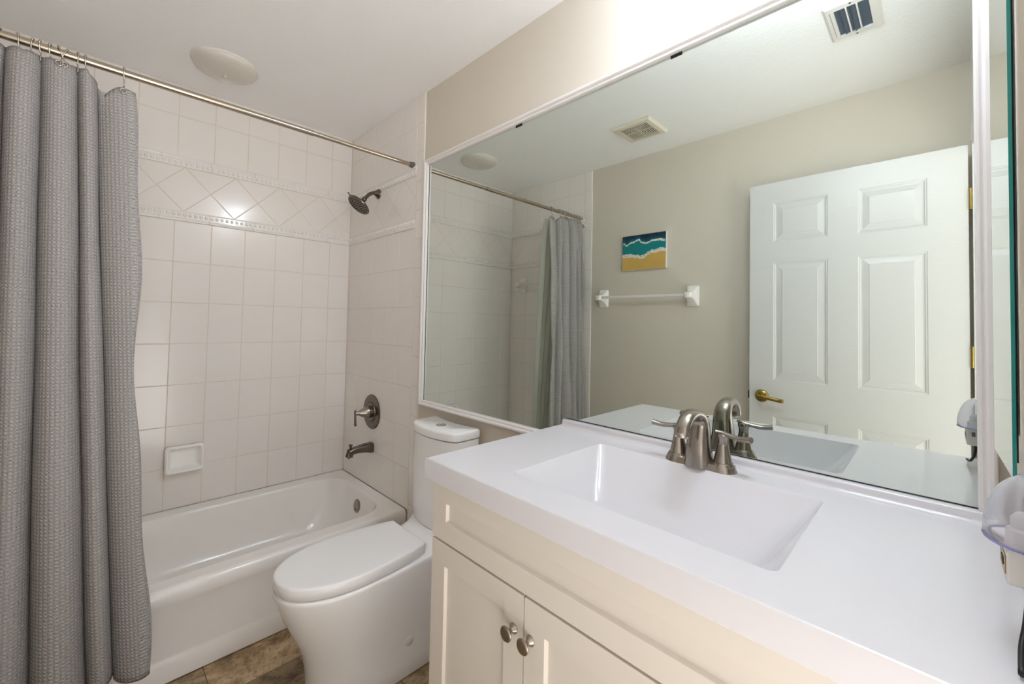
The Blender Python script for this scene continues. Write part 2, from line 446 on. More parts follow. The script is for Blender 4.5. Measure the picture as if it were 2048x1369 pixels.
def tring(ix0, ix1, iy, r, z): return [(a, b, z) for a, b in rrect(-1.415+ix0, -0.058-ix1, -0.712+iy, -0.080-iy, r, 12)]
mb.loft([tring(0, 0, 0, .15, ZD), tring(.004, .003, .003, .15, ZD-.002), tring(.009, .007, .007, .15, ZD-.007), tring(.014, .010, .010, .15, ZD-.018), tring(.05, .022, .026, .145, .24),
         tring(.10, .040, .045, .14, .15), tring(.15, .07, .065, .135, .095), tring(.19, .10, .09, .12, .068), tring(.25, .15, .14, .10, .060)], False, True)
prof = [(TY0, ZD), (TY0-.009, ZD-.002), (TY0-.016, ZD-.008), (-0.790, ZD-.018), (-0.790, .285), (-0.787, .27), (-0.781, .255), (-0.781, .090), (-0.783, .078), (-0.790, .062), (-0.790, .004)]
mb.loft([[(TX0, a, b) for a, b in prof], [(TX1, a, b) for a, b in prof]], False, False, closed=False)
mb.build('shell', M['tub'], tub, sharp=50)
MB().lathe([(.036, 0), (.036, .006), (.030, .010), (.026, .0105)], (-0.0775, -0.395, 0.246), (-1, 0, 0.14), 32).box((-0.0930, -0.399, 0.222), (-0.0870, -0.391, 0.234)).build('overflow_plate', M['nickel'], tub, sharp=40)
MB().lathe([(.030, 0), (.030, .004), (.018, .006)], (-0.33, -0.39, 0.0605), (0, 0, 1), 28).build('drain', M['bronze'], tub, sharp=40)

# tub and shower fittings on the right tile wall
spt = thing('tub_spout', 'dark brushed nickel tub spout with diverter knob on the tile wall', 'spout', (0, -0.392, 0.565))
secs = []
for x, zc, hy, hz in ((0.0, .562, .029, .028), (-.004, .562, .030, .030), (-.05, .566, .026, .023), (-.09, .565, .022, .018), (-.115, .562, .022, .018), (-.128, .555, .022, .022), (-.138, .548, .022, .026)):
    secs.append([(x, -0.392 + a, zc + b) for a, b in rrect(-hy, hy, -hz, hz, min(hy, hz)*.62, 5)])
mb = MB().loft(secs, True, True)
mb.tube([(-.124, -.392, .562), (-.130, -.392, .548), (-.134, -.392, .531)], [(.021, .014), (.021, .0165), (.0205, .0175)], 20, up=(0, 1, 0))
mb.build('spout_body', M['bronze'], spt, sharp=55)
MB().lathe([(.006, 0), (.006, .012), (.010, .016), (.0115, .021), (.010, .024), (0.002, .0245)], (-.127, -.392, .576), (0, 0, 1), 20).build('diverter_knob', M['bronze'], spt, sharp=50)

vl = thing('shower_valve', 'round nickel shower valve plate with lever above the tub spout', 'valve', (0, -0.383, 0.767))
MB().lathe([(.100, 0), (.100, .004), (.097, .0075), (.062, .0095), (.060, .007), (.056, .007), (.054, .012), (.036, .0135)], (-0.0003, -.383, .767), (-1, 0, 0), 48).build('escutcheon', M['bronze'], vl, sharp=40)
MB().lathe([(.034, .012), (.034, .030), (.036, .031), (.034, .040), (.026, .058), (.015, .078), (.010, .095), (.009, .104)], (0, -.383, .768), (-1, 0, 0), 32).build('valve_cone', M['nickel'], vl, sharp=40)
MB().tube(spline([(-.102, -.383, .787), (-.102, -.383, .768), (-.101, -.383, .735), (-.100, -.383, .712), (-.099, -.383, .698)], 4),
          [(.006, .006)]*5 + [(.0065, .0055)]*4 + [(.008, .006)]*4 + [(.0105, .0065)]*4, 16).build('lever', M['bronze'], vl)

sh = thing('showerhead', 'round dark nickel shower head on a bent arm high on the tile', 'shower head', (0, -0.387, 2.053))
arm = spline([(-.004, -.387, 2.056), (-.03, -.387, 2.055), (-.055, -.387, 2.044), (-.074, -.387, 2.024), (-.090, -.387, 2.004)], 5)
MB().tube(arm, .0105, 18).build('arm', M['bronze'], sh)
MB().lathe([(.031, 0), (.031, .003), (.027, .008), (.020, .016), (.014, .024), (.0125, .027), (.0105, .027)], (-0.0003, -.387, 2.056), (-1, 0, 0), 32).build('flange', M['bronze'], sh, sharp=40)
ax = Vector((-.62, 0, -.785)).normalized(); o0 = Vector((-.088, -.387, 2.006))
MB().lathe([(.012, -.006), (.0145, -.002), (.0145, .006), (.013, .010), (.018, .018), (.034, .030), (.055, .041), (.0665, .048), (.0690, .053), (.066, .058), (.062, .0585), (.060, .056)], o0, ax, 48, cap1=True).build('bell', M['bronze'], sh, sharp=40)
mb = MB(); fc = o0 + ax*.0562; u = ax.cross(Vector((0, 1, 0))).normalized(); v = ax.cross(u)
for rr, n in ((.012, 6), (.026, 12), (.040, 18), (.052, 24)):
    for i in range(n):
        a = 2*PI*i/n + rr*40; c = fc + (u*math.cos(a) + v*math.sin(a))*rr
        mb.lathe([(.0030, -.001), (.0028, .002), (.0016, .0032)], c, ax, 8)
mb.build('nozzles', M['black'], sh)
mb = MB(); p = o0 + ax*.050 - u*.068
mb.tube([p + u*.004, p - u*.012 - ax*.002, p - u*.019 - ax*.004], [.0035, .003, .0045], 12).build('spray_lever', M['bronze'], sh)

# soap dish set into the back wall
sd = thing('soap_dish', 'white ceramic soap dish fixed to the back tile wall', 'soap dish', (-0.824, 0, 0.585))
sx, sz, hw, hh = -0.8245, 0.584, 0.080, 0.0655
def sring(k, d0, d1, r):
    out = []
    for a, b in rrect(-hw*1+k, hw-k, -hh+k, hh-k, r, 6):
        t = (hh - b)/(2*hh); out.append((sx + a, -(d0 + (d1-d0)*t), sz + b))
    return out
MB().loft([sring(0.002, .0008, .0008, .012), sring(0, .022, .044, .016), sring(.002, .028, .054, .016), sring(.006, .032, .061, .015), sring(.011, .032, .061, .014), sring(.0145, .027, .055, .013),
           sring(.018, .016, .040, .012), sring(.024, .008, .022, .010), sring(.034, .005, .012, .008)], True, True).build('dish', M['ceramic'], sd)

# ------------------------------------------------------------------ towel bars
def towel_bar(label, y0, y1, zc, xw, bary=None):
    t = thing('towel_bar', label, 'towel bar', (xw, (y0+y1)/2, zc))
    for yc in (y0, y1):
        secs = []
        for d, hy, hz, dz in ((.0006, .039, .066, 0), (.006, .039, .066, 0), (.010, .036, .062, 0), (.022, .030, .044, 0), (.040, .025, .028, .001), (.055, .023, .021, .002), (.070, .022, .019, .002), (.084, .021, .018, .002), (.088, .017, .014, .002)):
            secs.append([(xw + d, yc + a, zc + dz + b) for a, b in rrect(-hy, hy, -hz, hz, min(hy, hz)*.3, 4)])
        MB().loft(secs, True, True).build('post', M['ceramic'], t, sharp=60)
    MB().loft([[(xw + .066 + a, yy, zc + .004 + b) for a, b in rrect(-.0085, .0085, -.0085, .0085, .002, 2)] for yy in (y1 + .0215, y0 - .0215)], True, True, smooth=False).build('bar', M['whitep'], t)
    return t
towel_bar('white ceramic towel bar on the painted wall below the beach picture, seen in the mirror', -0.983, -1.641, 1.498, -1.506)
towel_bar('white ceramic towel bar on the tile inside the shower, seen in the mirror', -0.157, -0.615, 1.634, -1.5)

# ------------------------------------------------------------------ curtain rod, hooks, curtain
RY, RZ = -0.770, 2.131
rod = thing('shower_curtain_rod', 'satin nickel tension rod across the tub alcove', 'curtain rod', (-0.75, RY, RZ))
MB().tube([(-1.498, RY, RZ), (-0.511, RY, RZ)], .0125, 24).build('outer_tube', M['rod'], rod, sharp=40)
MB().tube([(-0.511, RY, RZ), (-0.024, RY, RZ)], .0105, 24).build('inner_tube', M['rod'], rod, sharp=40)
tag(MB().lathe([(.0125, 0), (.0135, .004), (.0135, .010), (.0150, .013), (.0165, .020), (.0165, .027)], (-.0275, RY, RZ), (1, 0, 0), 28).build('end_cap', M['rubber'], rod, sharp=40), 'grey rubber end cap')
ring_x = [-1.128, -1.219, -1.238, -1.265, -1.275, -1.296, -1.317, -1.334, -1.363, -1.398, -1.430, -1.466]
which = ['on the free right corner of the curtain', 'second from the free corner', 'third from the free corner', 'fourth from the free corner, tilted', 'fifth from the free corner, tilted', 'sixth from the free corner',
         'seventh from the free corner', 'eighth from the free corner', 'ninth from the free corner', 'tenth from the free corner', 'third from the left wall end', 'nearest the left tile wall']
# hook built about the rod's axis: a loop over the rod, five rollers on top, a tail down to the grommet
mbw = MB(); pts = []
for k in range(21):
    a = math.radians(-20 + 220*k/20); pts.append((0, .0165*math.cos(a), .0165*math.sin(a)))
pts += [(0, -.013, -.014), (.001, -.008, -.024), (.002, -.012, -.034), (.002, -.020, -.042), (.002, -.017, -.052), (.001, -.008, -.054), (.001, -.001, -.046)]
mbw.tube(pts, .0018, 8)
mbr = MB()
for k in range(5):
    a = math.radians(30 + 30*k); mbr.sphere((0, .0165*math.cos(a), .0165*math.sin(a)), .0034, 10, 6)
first = None
hook_mesh = None
for i, x in enumerate(ring_x):
    lab = 'steel shower curtain hook, ' + which[i]
    if first is None:
        first = thing('curtain_hook', lab, 'curtain hook', (0, 0, 0), 'steel hooks on the curtain rod')
        hk = mbw.build('wire', M['steel'], first); rl = mbr.build('rollers', M['steel'], first)
        o = first
    else:
        o = first.copy(); COL.objects.link(o); o['label'] = lab
        for ch in (hk, rl):
            c = ch.copy(); COL.objects.link(c); c.parent = o
    o.location = (x, RY, RZ)
    tilt = {3: 0.34, 4: -0.30, 0: 0.0}.get(i, random.uniform(-.10, .10))
    o.rotation_euler = (0, tilt, random.uniform(-.2, .2))
    if i == 4: o.location.y -= .004

# curtain: folds bulge towards the room, creases fall back to the rod line
top_x = [-1.100, -1.190, -1.236, -1.314, -1.384, -1.428, -1.462, -1.490]
bot_x = [-1.008, -1.088, -1.150, -1.268, -1.352, -1.410, -1.452, -1.492]
amp_t = [.044, .046, .050, .056, .050, .040, .036]
amp_b = [.084, .074, .096, .090, .074, .060, .048]
Z1, Z0 = 2.098, 0.128
def fold_pt(i, u, h):
    """i fold, u 0..1 across it, h 0 bottom .. 1 top"""
    hh_ = h**0.9
    a = bot_x[i]*(1-hh_) + top_x[i]*hh_; b = bot_x[i+1]*(1-hh_) + top_x[i+1]*hh_
    A = amp_b[i]*(1-h) + amp_t[i]*h
    s = math.sin(PI*(u if i else .30 + .70*u))
    bulge = .42*s**0.22 + .58*s**1.05
    yb = -0.760 - 0.058*(1-h)**.8                       # pulled out over the tub rim
    x = a + (b-a)*u - (b-a)*.05*math.sin(2*PI*u)
    wob = 0.006*math.sin(7*h + i*1.7) + 0.004*math.sin(15*h + i*3.1)
    if i == 0 and u < .25: x += 0.010*math.sin(9*h + .6)*(1-u*4) + 0.006*math.sin(21*h)*(1-u*4)
    y = yb - A*bulge + wob
    if h > .93:
        q = (h-.93)/.07; y = y*(1-.45*q*q) + (RY - .006)*.45*q*q
    return x, y
nper = 26; us = []
for i in range(7):
    for k in range(nper): q = k/nper; us.append((i, q - .09*math.sin(2*PI*q)))      # finer towards the creases
us.append((6, 1.0))
NV = 90; verts = []; uvs = []
hook_sorted = sorted(ring_x, reverse=True)
def ztop(x, i, u):
    best = min(abs(x - r) for r in ring_x)
    z = Z1 - min(.05, best*best*22) - (.024 if i == 0 else .012 if (i == 1 and u < .5) else 0)
    if x > ring_x[0]: z = Z1 - .024 - (x - ring_x[0])*0.22
    return z
# arc length along each row for the weave
for j in range(NV+1):
    h = j/NV; s = 0; prev = None
    for i, u in us:
        x, y = fold_pt(i, u, h)
        if prev: s += math.hypot(x-prev[0], y-prev[1])
        prev = (x, y)
        zt_ = ztop(x, i, u); zb = Z0 + .012*math.sin(i*1.3) - .02*(i > 2)
        z = zb + (zt_ - zb)*h
        verts.append((x, y, z)); uvs.append((s if j > NV*.5 else s, z))
nu = len(us); faces = []
for j in range(NV):
    for k in range(nu-1): faces.append((j*nu+k, j*nu+k+1, (j+1)*nu+k+1, (j+1)*nu+k))
# rows use the mid-height arc length so the weave runs straight up and down
mid = [uvs[(NV//2)*nu + k][0] for k in range(nu)]
uvs = [(mid[n % nu], uvs[n][1]) for n in range(len(uvs))]
cur = thing('shower_curtain', 'grey waffle weave shower curtain bunched at the left of the tub', 'shower curtain', (-1.3, -0.8, Z0))
mb = MB(); mb.add(verts, faces, 0, True); mb.uv = uvs
cl = mb.build('fabric', M['curtain'], cur)
sol = cl.modifiers.new('solid', 'SOLIDIFY'); sol.thickness = .0016; sol.offset = 0
for x in [ring_x[0], ring_x[3], ring_x[4]]:
    # grommet under each hook that shows
    k = min(range(nu), key=lambda q: abs(verts[(NV-1)*nu+q][0]-x)); yy = verts[(NV-1)*nu+k][1]; zz = ztop(x, 0 if x == ring_x[0] else 2, 0) - .018
    zz = zz + .004
    mbg = MB(); rr = [(x + .0078*math.cos(2*PI*q/20), yy - .0025, zz + .0078*math.sin(2*PI*q/20)) for q in range(21)]
    mbg.tube(rr, .0022, 8, caps=False).build('grommet', M['steel'], cur)
# liner hanging inside the tub
mb = MB(); vv = []; NL = 70
for j in range(31):
    h = j/30
    for k in range(NL+1):
        u = k/NL; x = -1.09 - (.39 - .20*(1-h))*u; y = -.745 + .088*(1-h)**.5*1.0 + .012*math.sin(u*38) + .004*math.sin(u*19 + h*4)
        vv.append((x, y, .25 + (2.062-.25)*h))
ff = [(j*(NL+1)+k, j*(NL+1)+k+1, (j+1)*(NL+1)+k+1, (j+1)*(NL+1)+k) for j in range(30) for k in range(NL)]
mb.add(vv, ff, 0, True)
tag(mb.build('shower_liner', M['liner']), 'pale translucent shower liner hanging inside the tub behind the grey curtain', 'shower liner')
# small bracket on the tile by the rod's left end
mb = MB(); mb.box((-1.4998, -.825, 2.055), (-1.494, -.795, 2.102)); mb.box((-1.4945, -.818, 2.062), (-1.474, -.802, 2.070)); mb.box((-1.480, -.818, 2.062), (-1.474, -.802, 2.082))
tag(mb.build('wall_hook', M['whitep'], bevel=.0015), 'small white plastic hook on the tile by the end of the curtain rod', 'hook')

# ------------------------------------------------------------------ toilet
TYC = -1.218
toi = thing('toilet', 'white skirted toilet with closed lid between the tub and the vanity', 'toilet', (-0.38, TYC, 0))
def egg(xf, xc, xb, w, wb, z, n=26, e=2.25, yo=0.0):
    """plan loop: round front, straighter sides, flat back"""
    out = []
    for k in range(n+1):
        a = -PI/2 + PI*k/n; c, s_ = math.cos(a), math.sin(a)
        px = xc - (xc - xf)*abs(c)**(2/e)
        py = w*abs(s_)**(2/e)*(1 if s_ > 0 else -1)
        out.append((px, TYC + yo + py, z))
    m_ = 10
    for k in range(1, m_+1):
        t = k/m_; q = t*t*(3-2*t); out.append((xc + (xb-.03-xc)*t, TYC + yo + w + (wb-w)*q, z))
    for k in range(1, 7):
        a = PI/2*k/6; out.append((xb-.03 + .03*math.sin(a), TYC + yo + wb - .03*(1-math.cos(a)), z))
    for k in range(0, 6):
        a = PI/2*(1-k/6); out.append((xb-.03 + .03*math.sin(a), TYC + yo - wb + .03*(1-math.cos(a)), z))
    for k in range(m_, 0, -1):
        t = k/m_; q = t*t*(3-2*t); out.append((xc + (xb-.03-xc)*t, TYC + yo - w - (wb-w)*q, z))
    return out
mb = MB()
secs = [(0.0, -.610, -.40, .128, .128), (.010, -.618, -.40, .134, .134), (.06, -.622, -.41, .133, .134), (.12, -.627, -.42, .131, .134), (.17, -.638, -.43, .134, .135), (.22, -.657, -.44, .139, .136), (.27, -.681, -.455, .146, .137), (.32, -.703, -.465, .153, .138),
        (.36, -.719, -.475, .160, .139), (.39, -.729, -.48, .1635, .139), (.404, -.732, -.48, .165, .138), (.411, -.732, -.48, .165, .136), (.4150, -.729, -.48, .1625, .134), (.4170, -.722, -.48, .156, .130)]
mb.loft([egg(a, b, -.03, c, d, z) for z, a, b, c, d in secs], True, True)
# pedestal that sweeps up to the tank
def tank_ring(z, k=0.0, flare=0.0):
    """plan of the tank: bowed front, hollow back; k = outset, flare = extra towards the bowl"""
    pts = []
    yl, yr = TYC + .160 + k, TYC - .160 - k
    f = lambda t: -.139 - k - flare - .036*(1 - (2*t-1)**2)
    b = lambda t: -.014 + k*.5 - .022*(1 - (2*t-1)**2)
    r = .012
    for i in range(17):
        t = i/16; pts.append((f(t), yl + (yr-yl)*t))
    for i in range(1, 5): pts.append((f(1)*(1-i/5) + b(1)*i/5, yr))
    for i in range(17):
        t = 1-i/16; pts.append((b(t), yl + (yr-yl)*t))
    for i in range(1, 5): pts.append((b(0)*(1-i/5) + f(0)*i/5, yl))
    # soften the corners
    n = len(pts); sm = []
    for i in range(n):
        a, c, d = pts[i-1], pts[i], pts[(i+1) % n]; sm.append((c[0]*.6 + (a[0]+d[0])*.2, c[1]*.6 + (a[1]+d[1])*.2))
    return [(x, y, z) for x, y in sm]
mb.loft([tank_ring(.400, -.016, .085), tank_ring(.417, -.014, .075), tank_ring(.424, -.010, .040), tank_ring(.434, -.007, .018), tank_ring(.444, -.004, .004), tank_ring(.4515, -.003, 0)], False, True)
bowl = mb.build('bowl', M['porcelain'], toi)
MB().lathe([(.0165, 0), (.0165, .0015), (.0150, .0026), (.0, .0028)], (-.312, TYC - .1322, .130), (0, -1, 0), 24).build('bolt_cap', M['whitep'], bowl)
mb = MB(); mb.loft([tank_ring(.4535, -.004), tank_ring(.458, -.002), tank_ring(.55, -.001), tank_ring(.70, 0), tank_ring(.820, 0)], True, True)
mb.build('tank', M['porcelain'], toi, sharp=60)
mb = MB(); mb.loft([tank_ring(.8235, -.002), tank_ring(.826, .003), tank_ring(.850, .0035), tank_ring(.857, .001), tank_ring(.860, -.005)], True, True)
lid = mb.build('tank_lid', M['porcelain'], toi, sharp=60)
MB().lathe([(.0215, 0), (.0215, .003), (.019, .0045), (.016, .0042), (.0155, .0035)], (-.106, -1.226, .8600), (0, 0, 1), 32).box((-.1065, -1.2415, .8635), (-.1055, -1.2105, .8647)).build('flush_button', M['chrome'], lid, sharp=40)
def lidring(k, z):
    xf, xm, w, xb = -.736 + k, -.50, .1635 - k, -.246 - k*.3
    out = []
    for i in range(41):
        a = -PI/2 + PI*i/40; c, s_ = max(math.cos(a), 0), math.sin(a)
        out.append((xm - (xm-xf)*c**(2/2.15), TYC + w*abs(s_)**(2/2.15)*(1 if s_ > 0 else -1), z))
    for i in range(1, 15):
        x = xm + (xb-xm)*i/14; out.append((x, TYC + w*math.sqrt(1 - ((x-xm)/.40)**2), z))
    yb = w*math.sqrt(1 - ((xb-xm)/.40)**2)
    for i in range(1, 8): out.append((xb, TYC + yb - 2*yb*i/8, z))
    for i in range(14, 0, -1):
        x = xm + (xb-xm)*i/14; out.append((x, TYC - w*math.sqrt(1 - ((x-xm)/.40)**2), z))
    return out
MB().loft([lidring(.034, .4172), lidring(.033, .4178), lidring(.033, .4200), lidring(.034, .4208)], True, True).build('seat', M['seat'], toi, sharp=50)
MB().loft([lidring(.022, .4212), lidring(.0062, .4213), lidring(.0045, .4226), lidring(.003, .440), lidring(.004, .4535), lidring(.006, .4575), lidring(.010, .4595), lidring(.017, .4603), lidring(.05, .4613), lidring(.10, .4618)], True, True).build('seat_lid', M['seat'], toi, sharp=75)
for s_ in (1, -1):
    MB().lathe([(.011, 0), (.011, .024), (.009, .027)], (-.234, TYC + s_*.088 - .0135, .430), (0, 1, 0), 18).lathe([(.013, 0), (.012, .014)], (-.232, TYC + s_*.088, .416), (0, 0, 1), 16).build('hinge', M['seat'], toi, sharp=50)

# ------------------------------------------------------------------ vanity
CZ = 0.957; CX = -0.562; CY0, CY1 = -1.801, -2.812
top = thing('countertop', 'white vanity countertop with moulded rectangular basin', 'countertop', (-0.28, -2.3, CZ - .052))
mb = MB()
bx0, bx1, by0, by1 = -.473, -.108, -2.560, -2.025
op = rrect(bx0, bx1, by0, by1, .016, 6)
e = .004
ring_deck(mb, op, CX + e, -.0012, CY1 + .0, CY0 - e, CZ)
mb.f, mb.mi, mb.sm = mb.f, mb.mi, [False]*len(mb.sm)
def bring(t, z, r):
    # bottom rectangle the ramped walls run down to
    q = (bx0 + .040*t, bx1 - .130*t, by0 + .085*t, by1 - .075*t)
    return [(a, b, z) for a, b in rrect(q[0], q[1], q[2], q[3], r, 6)]
mb.loft([bring(0, CZ, .016), bring(.012, CZ-.0012, .017), bring(.035, CZ-.005, .018), bring(.30, CZ-.040, .024), bring(.65, CZ-.082, .030), bring(.88, CZ-.107, .036), bring(1.0, CZ-.115, .040), bring(1.18, CZ-.118, .04), bring(1.5, CZ-.121, .03)], False, True)
# edges of the slab
mb2 = [(0, 0)]
def slab(zs):
    return [[(CX + k, CY1, z), (CX + k, CY0 - k, z), (-.0012, CY0 - k, z)] for k, z in zs]
mb.loft(slab([(e, CZ), (.0015, CZ-.001), (0, CZ-.004), (0, CZ-.050), (.002, CZ-.052), (.03, CZ-.052)]), False, False, closed=False)
mb.build('basin_slab', M['counter'], top, sharp=40)
# backsplash curb, coved into the top
prof = [(-.0012, CZ+.0195), (-.012, CZ+.0200), (-.017, CZ+.0185), (-.0195, CZ+.015), (-.0205, CZ+.008), (-.024, CZ+.003), (-.032, CZ+.0004), (-.034, CZ-.0004), (-.0012, CZ-.0004)]
mb = MB()
mb.loft([[(x*.72, -1.808, CZ + (z-CZ)*.86) for x, z in prof], [(x, -1.813, z) for x, z in prof], [(x, CY1, z) for x, z in prof]], True, True)
mb.build('backsplash', M['counter'], top, sharp=60)
MB().lathe([(.022, 0), (.022, .003), (.014, .004)], (-.325, -2.30, CZ-.1195), (0, 0, 1), 28).build('drain', M['chrome'], top, sharp=40)

cabx = -.545
van = thing('vanity_cabinet', 'cream shaker vanity cabinet under the white countertop', 'cabinet', (-0.27, -2.3, 0))
mb = MB()
for lo, hi in (((-.526, -1.836, .10), (-.006, -1.818, .9045)), ((-.526, -2.806, .10), (-.006, -2.788, .9045)), ((-.012, -2.788, .10), (-.006, -1.836, .9045)), ((-.526, -2.788, .10), (-.012, -1.836, .118)),
               ((-.526, -2.788, .755), (-.508, -1.836, .9045)), ((-.526, -2.4635, .118), (-.508, -2.4415, .755)), ((-.526, -1.850, .118), (-.508, -1.836, .755)), ((-.526, -2.788, .118), (-.508, -2.774, .755))): mb.box(lo, hi)
mb.box((-.47, -2.806, 0), (-.006, -1.818, .0995))
mb.build('carcass', M['cab'], van)
def panel_front(mb, ys, zs, panels, rings, x, sgn, thick):
    """slab in the y-z plane, face at x looking along sgn; panels = set of (col,row) cells carrying a moulded profile of (inset, depth)"""
    for i in range(len(ys)-1):
        for j in range(len(zs)-1):
            a0, a1, b0, b1 = ys[i], ys[i+1], zs[j], zs[j+1]
            if (i, j) in panels:
                rr = [[(x - sgn*d, a0+k, b0+k), (x - sgn*d, a1-k, b0+k), (x - sgn*d, a1-k, b1-k), (x - sgn*d, a0+k, b1-k)] for k, d in rings]
                mb.loft([[tuple(p) for p in r] for r in rr], False, True, 0, False)
            else:
                mb.add([(x, a0, b0), (x, a1, b0), (x, a1, b1), (x, a0, b1)], [(0, 1, 2, 3)])
    y0, y1, z0, z1 = ys[0], ys[-1], zs[0], zs[-1]; xb = x - sgn*thick
    mb.add([(x, y0, z0), (x, y1, z0), (x, y1, z1), (x, y0, z1), (xb, y0, z0), (xb, y1, z0), (xb, y1, z1), (xb, y0, z1)],
           [(0, 4, 5, 1), (1, 5, 6, 2), (2, 6, 7, 3), (3, 7, 4, 0), (4, 7, 6, 5)])
    return mb
SHK = [(0, 0), (.0008, .0008), (.0036, .0078), (.0044, .0083)]
def weld(o):
    md = o.modifiers.new('weld', 'WELD'); md.merge_threshold = .00005
    md = o.modifiers.new('bevel', 'BEVEL'); md.width = .0012; md.segments = 1; md.limit_method = 'ANGLE'; md.angle_limit = math.radians(80)
mb = panel_front(MB(), [-2.803, -2.750, -1.872, -1.8185], [.7655, .8120, .8585, .8985], {(1, 1)}, SHK, cabx, -1, .018)
weld(mb.build('drawer_front', M['cab'], van))
def knob(parent, y, z):
    MB().lathe([(.0105, 0), (.0105, .0015), (.0085, .004), (.0055, .0075), (.0045, .011), (.0055, .014), (.0105, .018), (.0145, .0215), (.0150, .0235), (.0135, .0255), (.010, .0262)], (cabx, y, z), (-1, 0, 0), 32).build('knob', M['knob'], parent, sharp=50)
for (ya, yb, ky) in ((-2.1378, -1.8185, -2.1125), (-2.4610, -2.1412, -2.1585), (-2.803, -2.4640, -2.487)):
    d = panel_front(MB(), [ya, ya+.055, yb-.052, yb], [.105, .160, .7070, .7600], {(1, 1)}, SHK, cabx, -1, .018).build('door', M['cab'], van)
    weld(d); knob(d, ky, .6845)

# ------------------------------------------------------------------ faucet
FY, FX = -2.300, -.0790
fau = thing('faucet', 'brushed nickel two handle faucet behind the basin', 'faucet', (FX, FY, CZ))
mb = MB()
def stadium(k, z, hw_=.0865, r=.029):
    out = []
    for i in range(17):
        a = PI/2 + PI*i/16; out.append((FX + (r-k)*math.sin(a-PI/2+PI/2), 0, 0))
    out = []
    R_ = r - k
    for i in range(17):
        a = PI*i/16; out.append((FX + R_*math.cos(a), FY + (hw_-r) + R_*math.sin(a), z))
    for i in range(17):
        a = PI + PI*i/16; out.append((FX + R_*math.cos(a), FY - (hw_-r) + R_*math.sin(a), z))
    return out
mb.loft([stadium(0, CZ), stadium(.0006, CZ+.003), stadium(.0045, CZ+.013), stadium(.0052, CZ+.0145), stadium(.008, CZ+.0155)], True, True)
for s_ in (1, -1):
    mb.lathe([(.0295, .0), (.0285, .004), (.0235, .0195), (.0225, .0205)], (FX, FY + s_*.0545, CZ), (0, 0, 1), 36)
mb.build('base_plate', M['nickel'], fau, sharp=40)
sp = spline([(FX - .004, FY, CZ + .003), (FX - .006, FY, CZ + .050), (FX - .003, FY, CZ + .098), (FX - .017, FY, CZ + .123), (FX - .047, FY, CZ + .133), (FX - .079, FY, CZ + .127), (FX - .099, FY, CZ + .109), (FX - .105, FY, CZ + .091)], 7)
n = len(sp); rads = []
for k in range(n):
    t = k/(n-1)
    wy = .0235*(1-t)**2.4 + .0155 + .004*t; wx = .0260*(1-min(1, t*1.9))**1.1 + .0105 + .004*t
    rads.append((wy*.86, wx))
mb = MB().tube(sp, rads, 28, up=(0, 1, 0)) if False else MB()
rings = []
for k, p in enumerate(sp):
    d = (Vector(sp[min(k+1, n-1)]) - Vector(sp[max(k-1, 0)])).normalized(); nn = d.cross(Vector((0, 1, 0))).normalized()
    wy, wx = rads[k]; r_ = []
    for i in range(32):
        a = 2*PI*i/32; c, s_ = math.cos(a), math.sin(a)
        r_.append(Vector(p) + Vector((0, 1, 0))*wy*abs(c)**.8*(1 if c > 0 else -1) + nn*wx*abs(s_)**.8*(1 if s_ > 0 else -1))
    rings.append(r_)
mb.loft(rings, True, True)
spo = mb.build('spout', M['nickel'], fau, sharp=50)
d = (Vector(sp[-1]) - Vector(sp[-2])).normalized()
MB().lathe([(.0155, -.004), (.0160, .002), (.0148, .006), (.0125, .0065), (.012, .004)], Vector(sp[-1]), d, 28).build('aerator', M['steel'], spo, sharp=40)
for s_, yaw in ((1, 1), (-1, -1)):
    hy = FY + s_*.0545
    h_ = MB().lathe([(.0215, .021), (.0205, .023), (.0165, .042), (.0130, .060), (.0115, .070), (.0120, .071), (.0120, .075), (.0135, .080), (.0150, .085), (.0140, .089), (.008, .0905)], (FX, hy, CZ), (0, 0, 1), 36).build('handle', M['nickel'], fau, sharp=40)
    ps = spline([(FX - .004, hy - s_*.016, CZ + .0925), (FX - .001, hy - s_*.002, CZ + .0905), (FX - .004, hy + s_*.018, CZ + .0865), (FX - .008, hy + s_*.042, CZ + .0845), (FX - .012, hy + s_*.066, CZ + .088)], 5)
    m_ = len(ps)
    MB().tube(ps, [((.006 + .004*(k/(m_-1))), (.0035 + .0035*(k/(m_-1))**.8)) for k in range(m_)], 18).build('lever', M['nickel'], h_, sharp=50)

# ------------------------------------------------------------------ wall mirror
mir = thing('wall_mirror', 'large white framed mirror on the wall above the vanity and toilet', 'mirror', (0, -1.85, 0.9))
yL, yR, zB, zT = -.9225, -2.7745, .9130, 2.0955
mb = MB(); mb.box((0.0, yR - .012, zB - .006), (.0045, yL + .012, zT + .012))
mb.build('glass', M['mirror'], mir)
prof = [(0, .0045), (0, -.0105), (.002, -.013), (.0055, -.0138), (.009, -.0125), (.0102, -.0125), (.0108, -.0165), (.014, -.0195), (.019, -.0203), (.0225, -.0185), (.0245, -.0145), (.0245, .0058)]
nodes = [(yR, CZ + .0205, -1, 0), (yR, zT, -1, 1), (yL, zT, 1, 1), (yL, zB, 1, -1), (-1.7985, zB, 0, -1)]
mb = MB()
mb.loft([[(d, y + oy*w_, z + oz*w_) for w_, d in prof] for y, z, oy, oz in nodes], True, True, smooth=False)
mb.build('frame', M['trim'], mir)
for yc in (-2.195, -1.555): box('clip', (-.0012, yc-.017, zT - .009), (-.0002, yc+.017, zT + .001), M['black'], mir)  # black patches standing in for small dark gaps between glass and frame

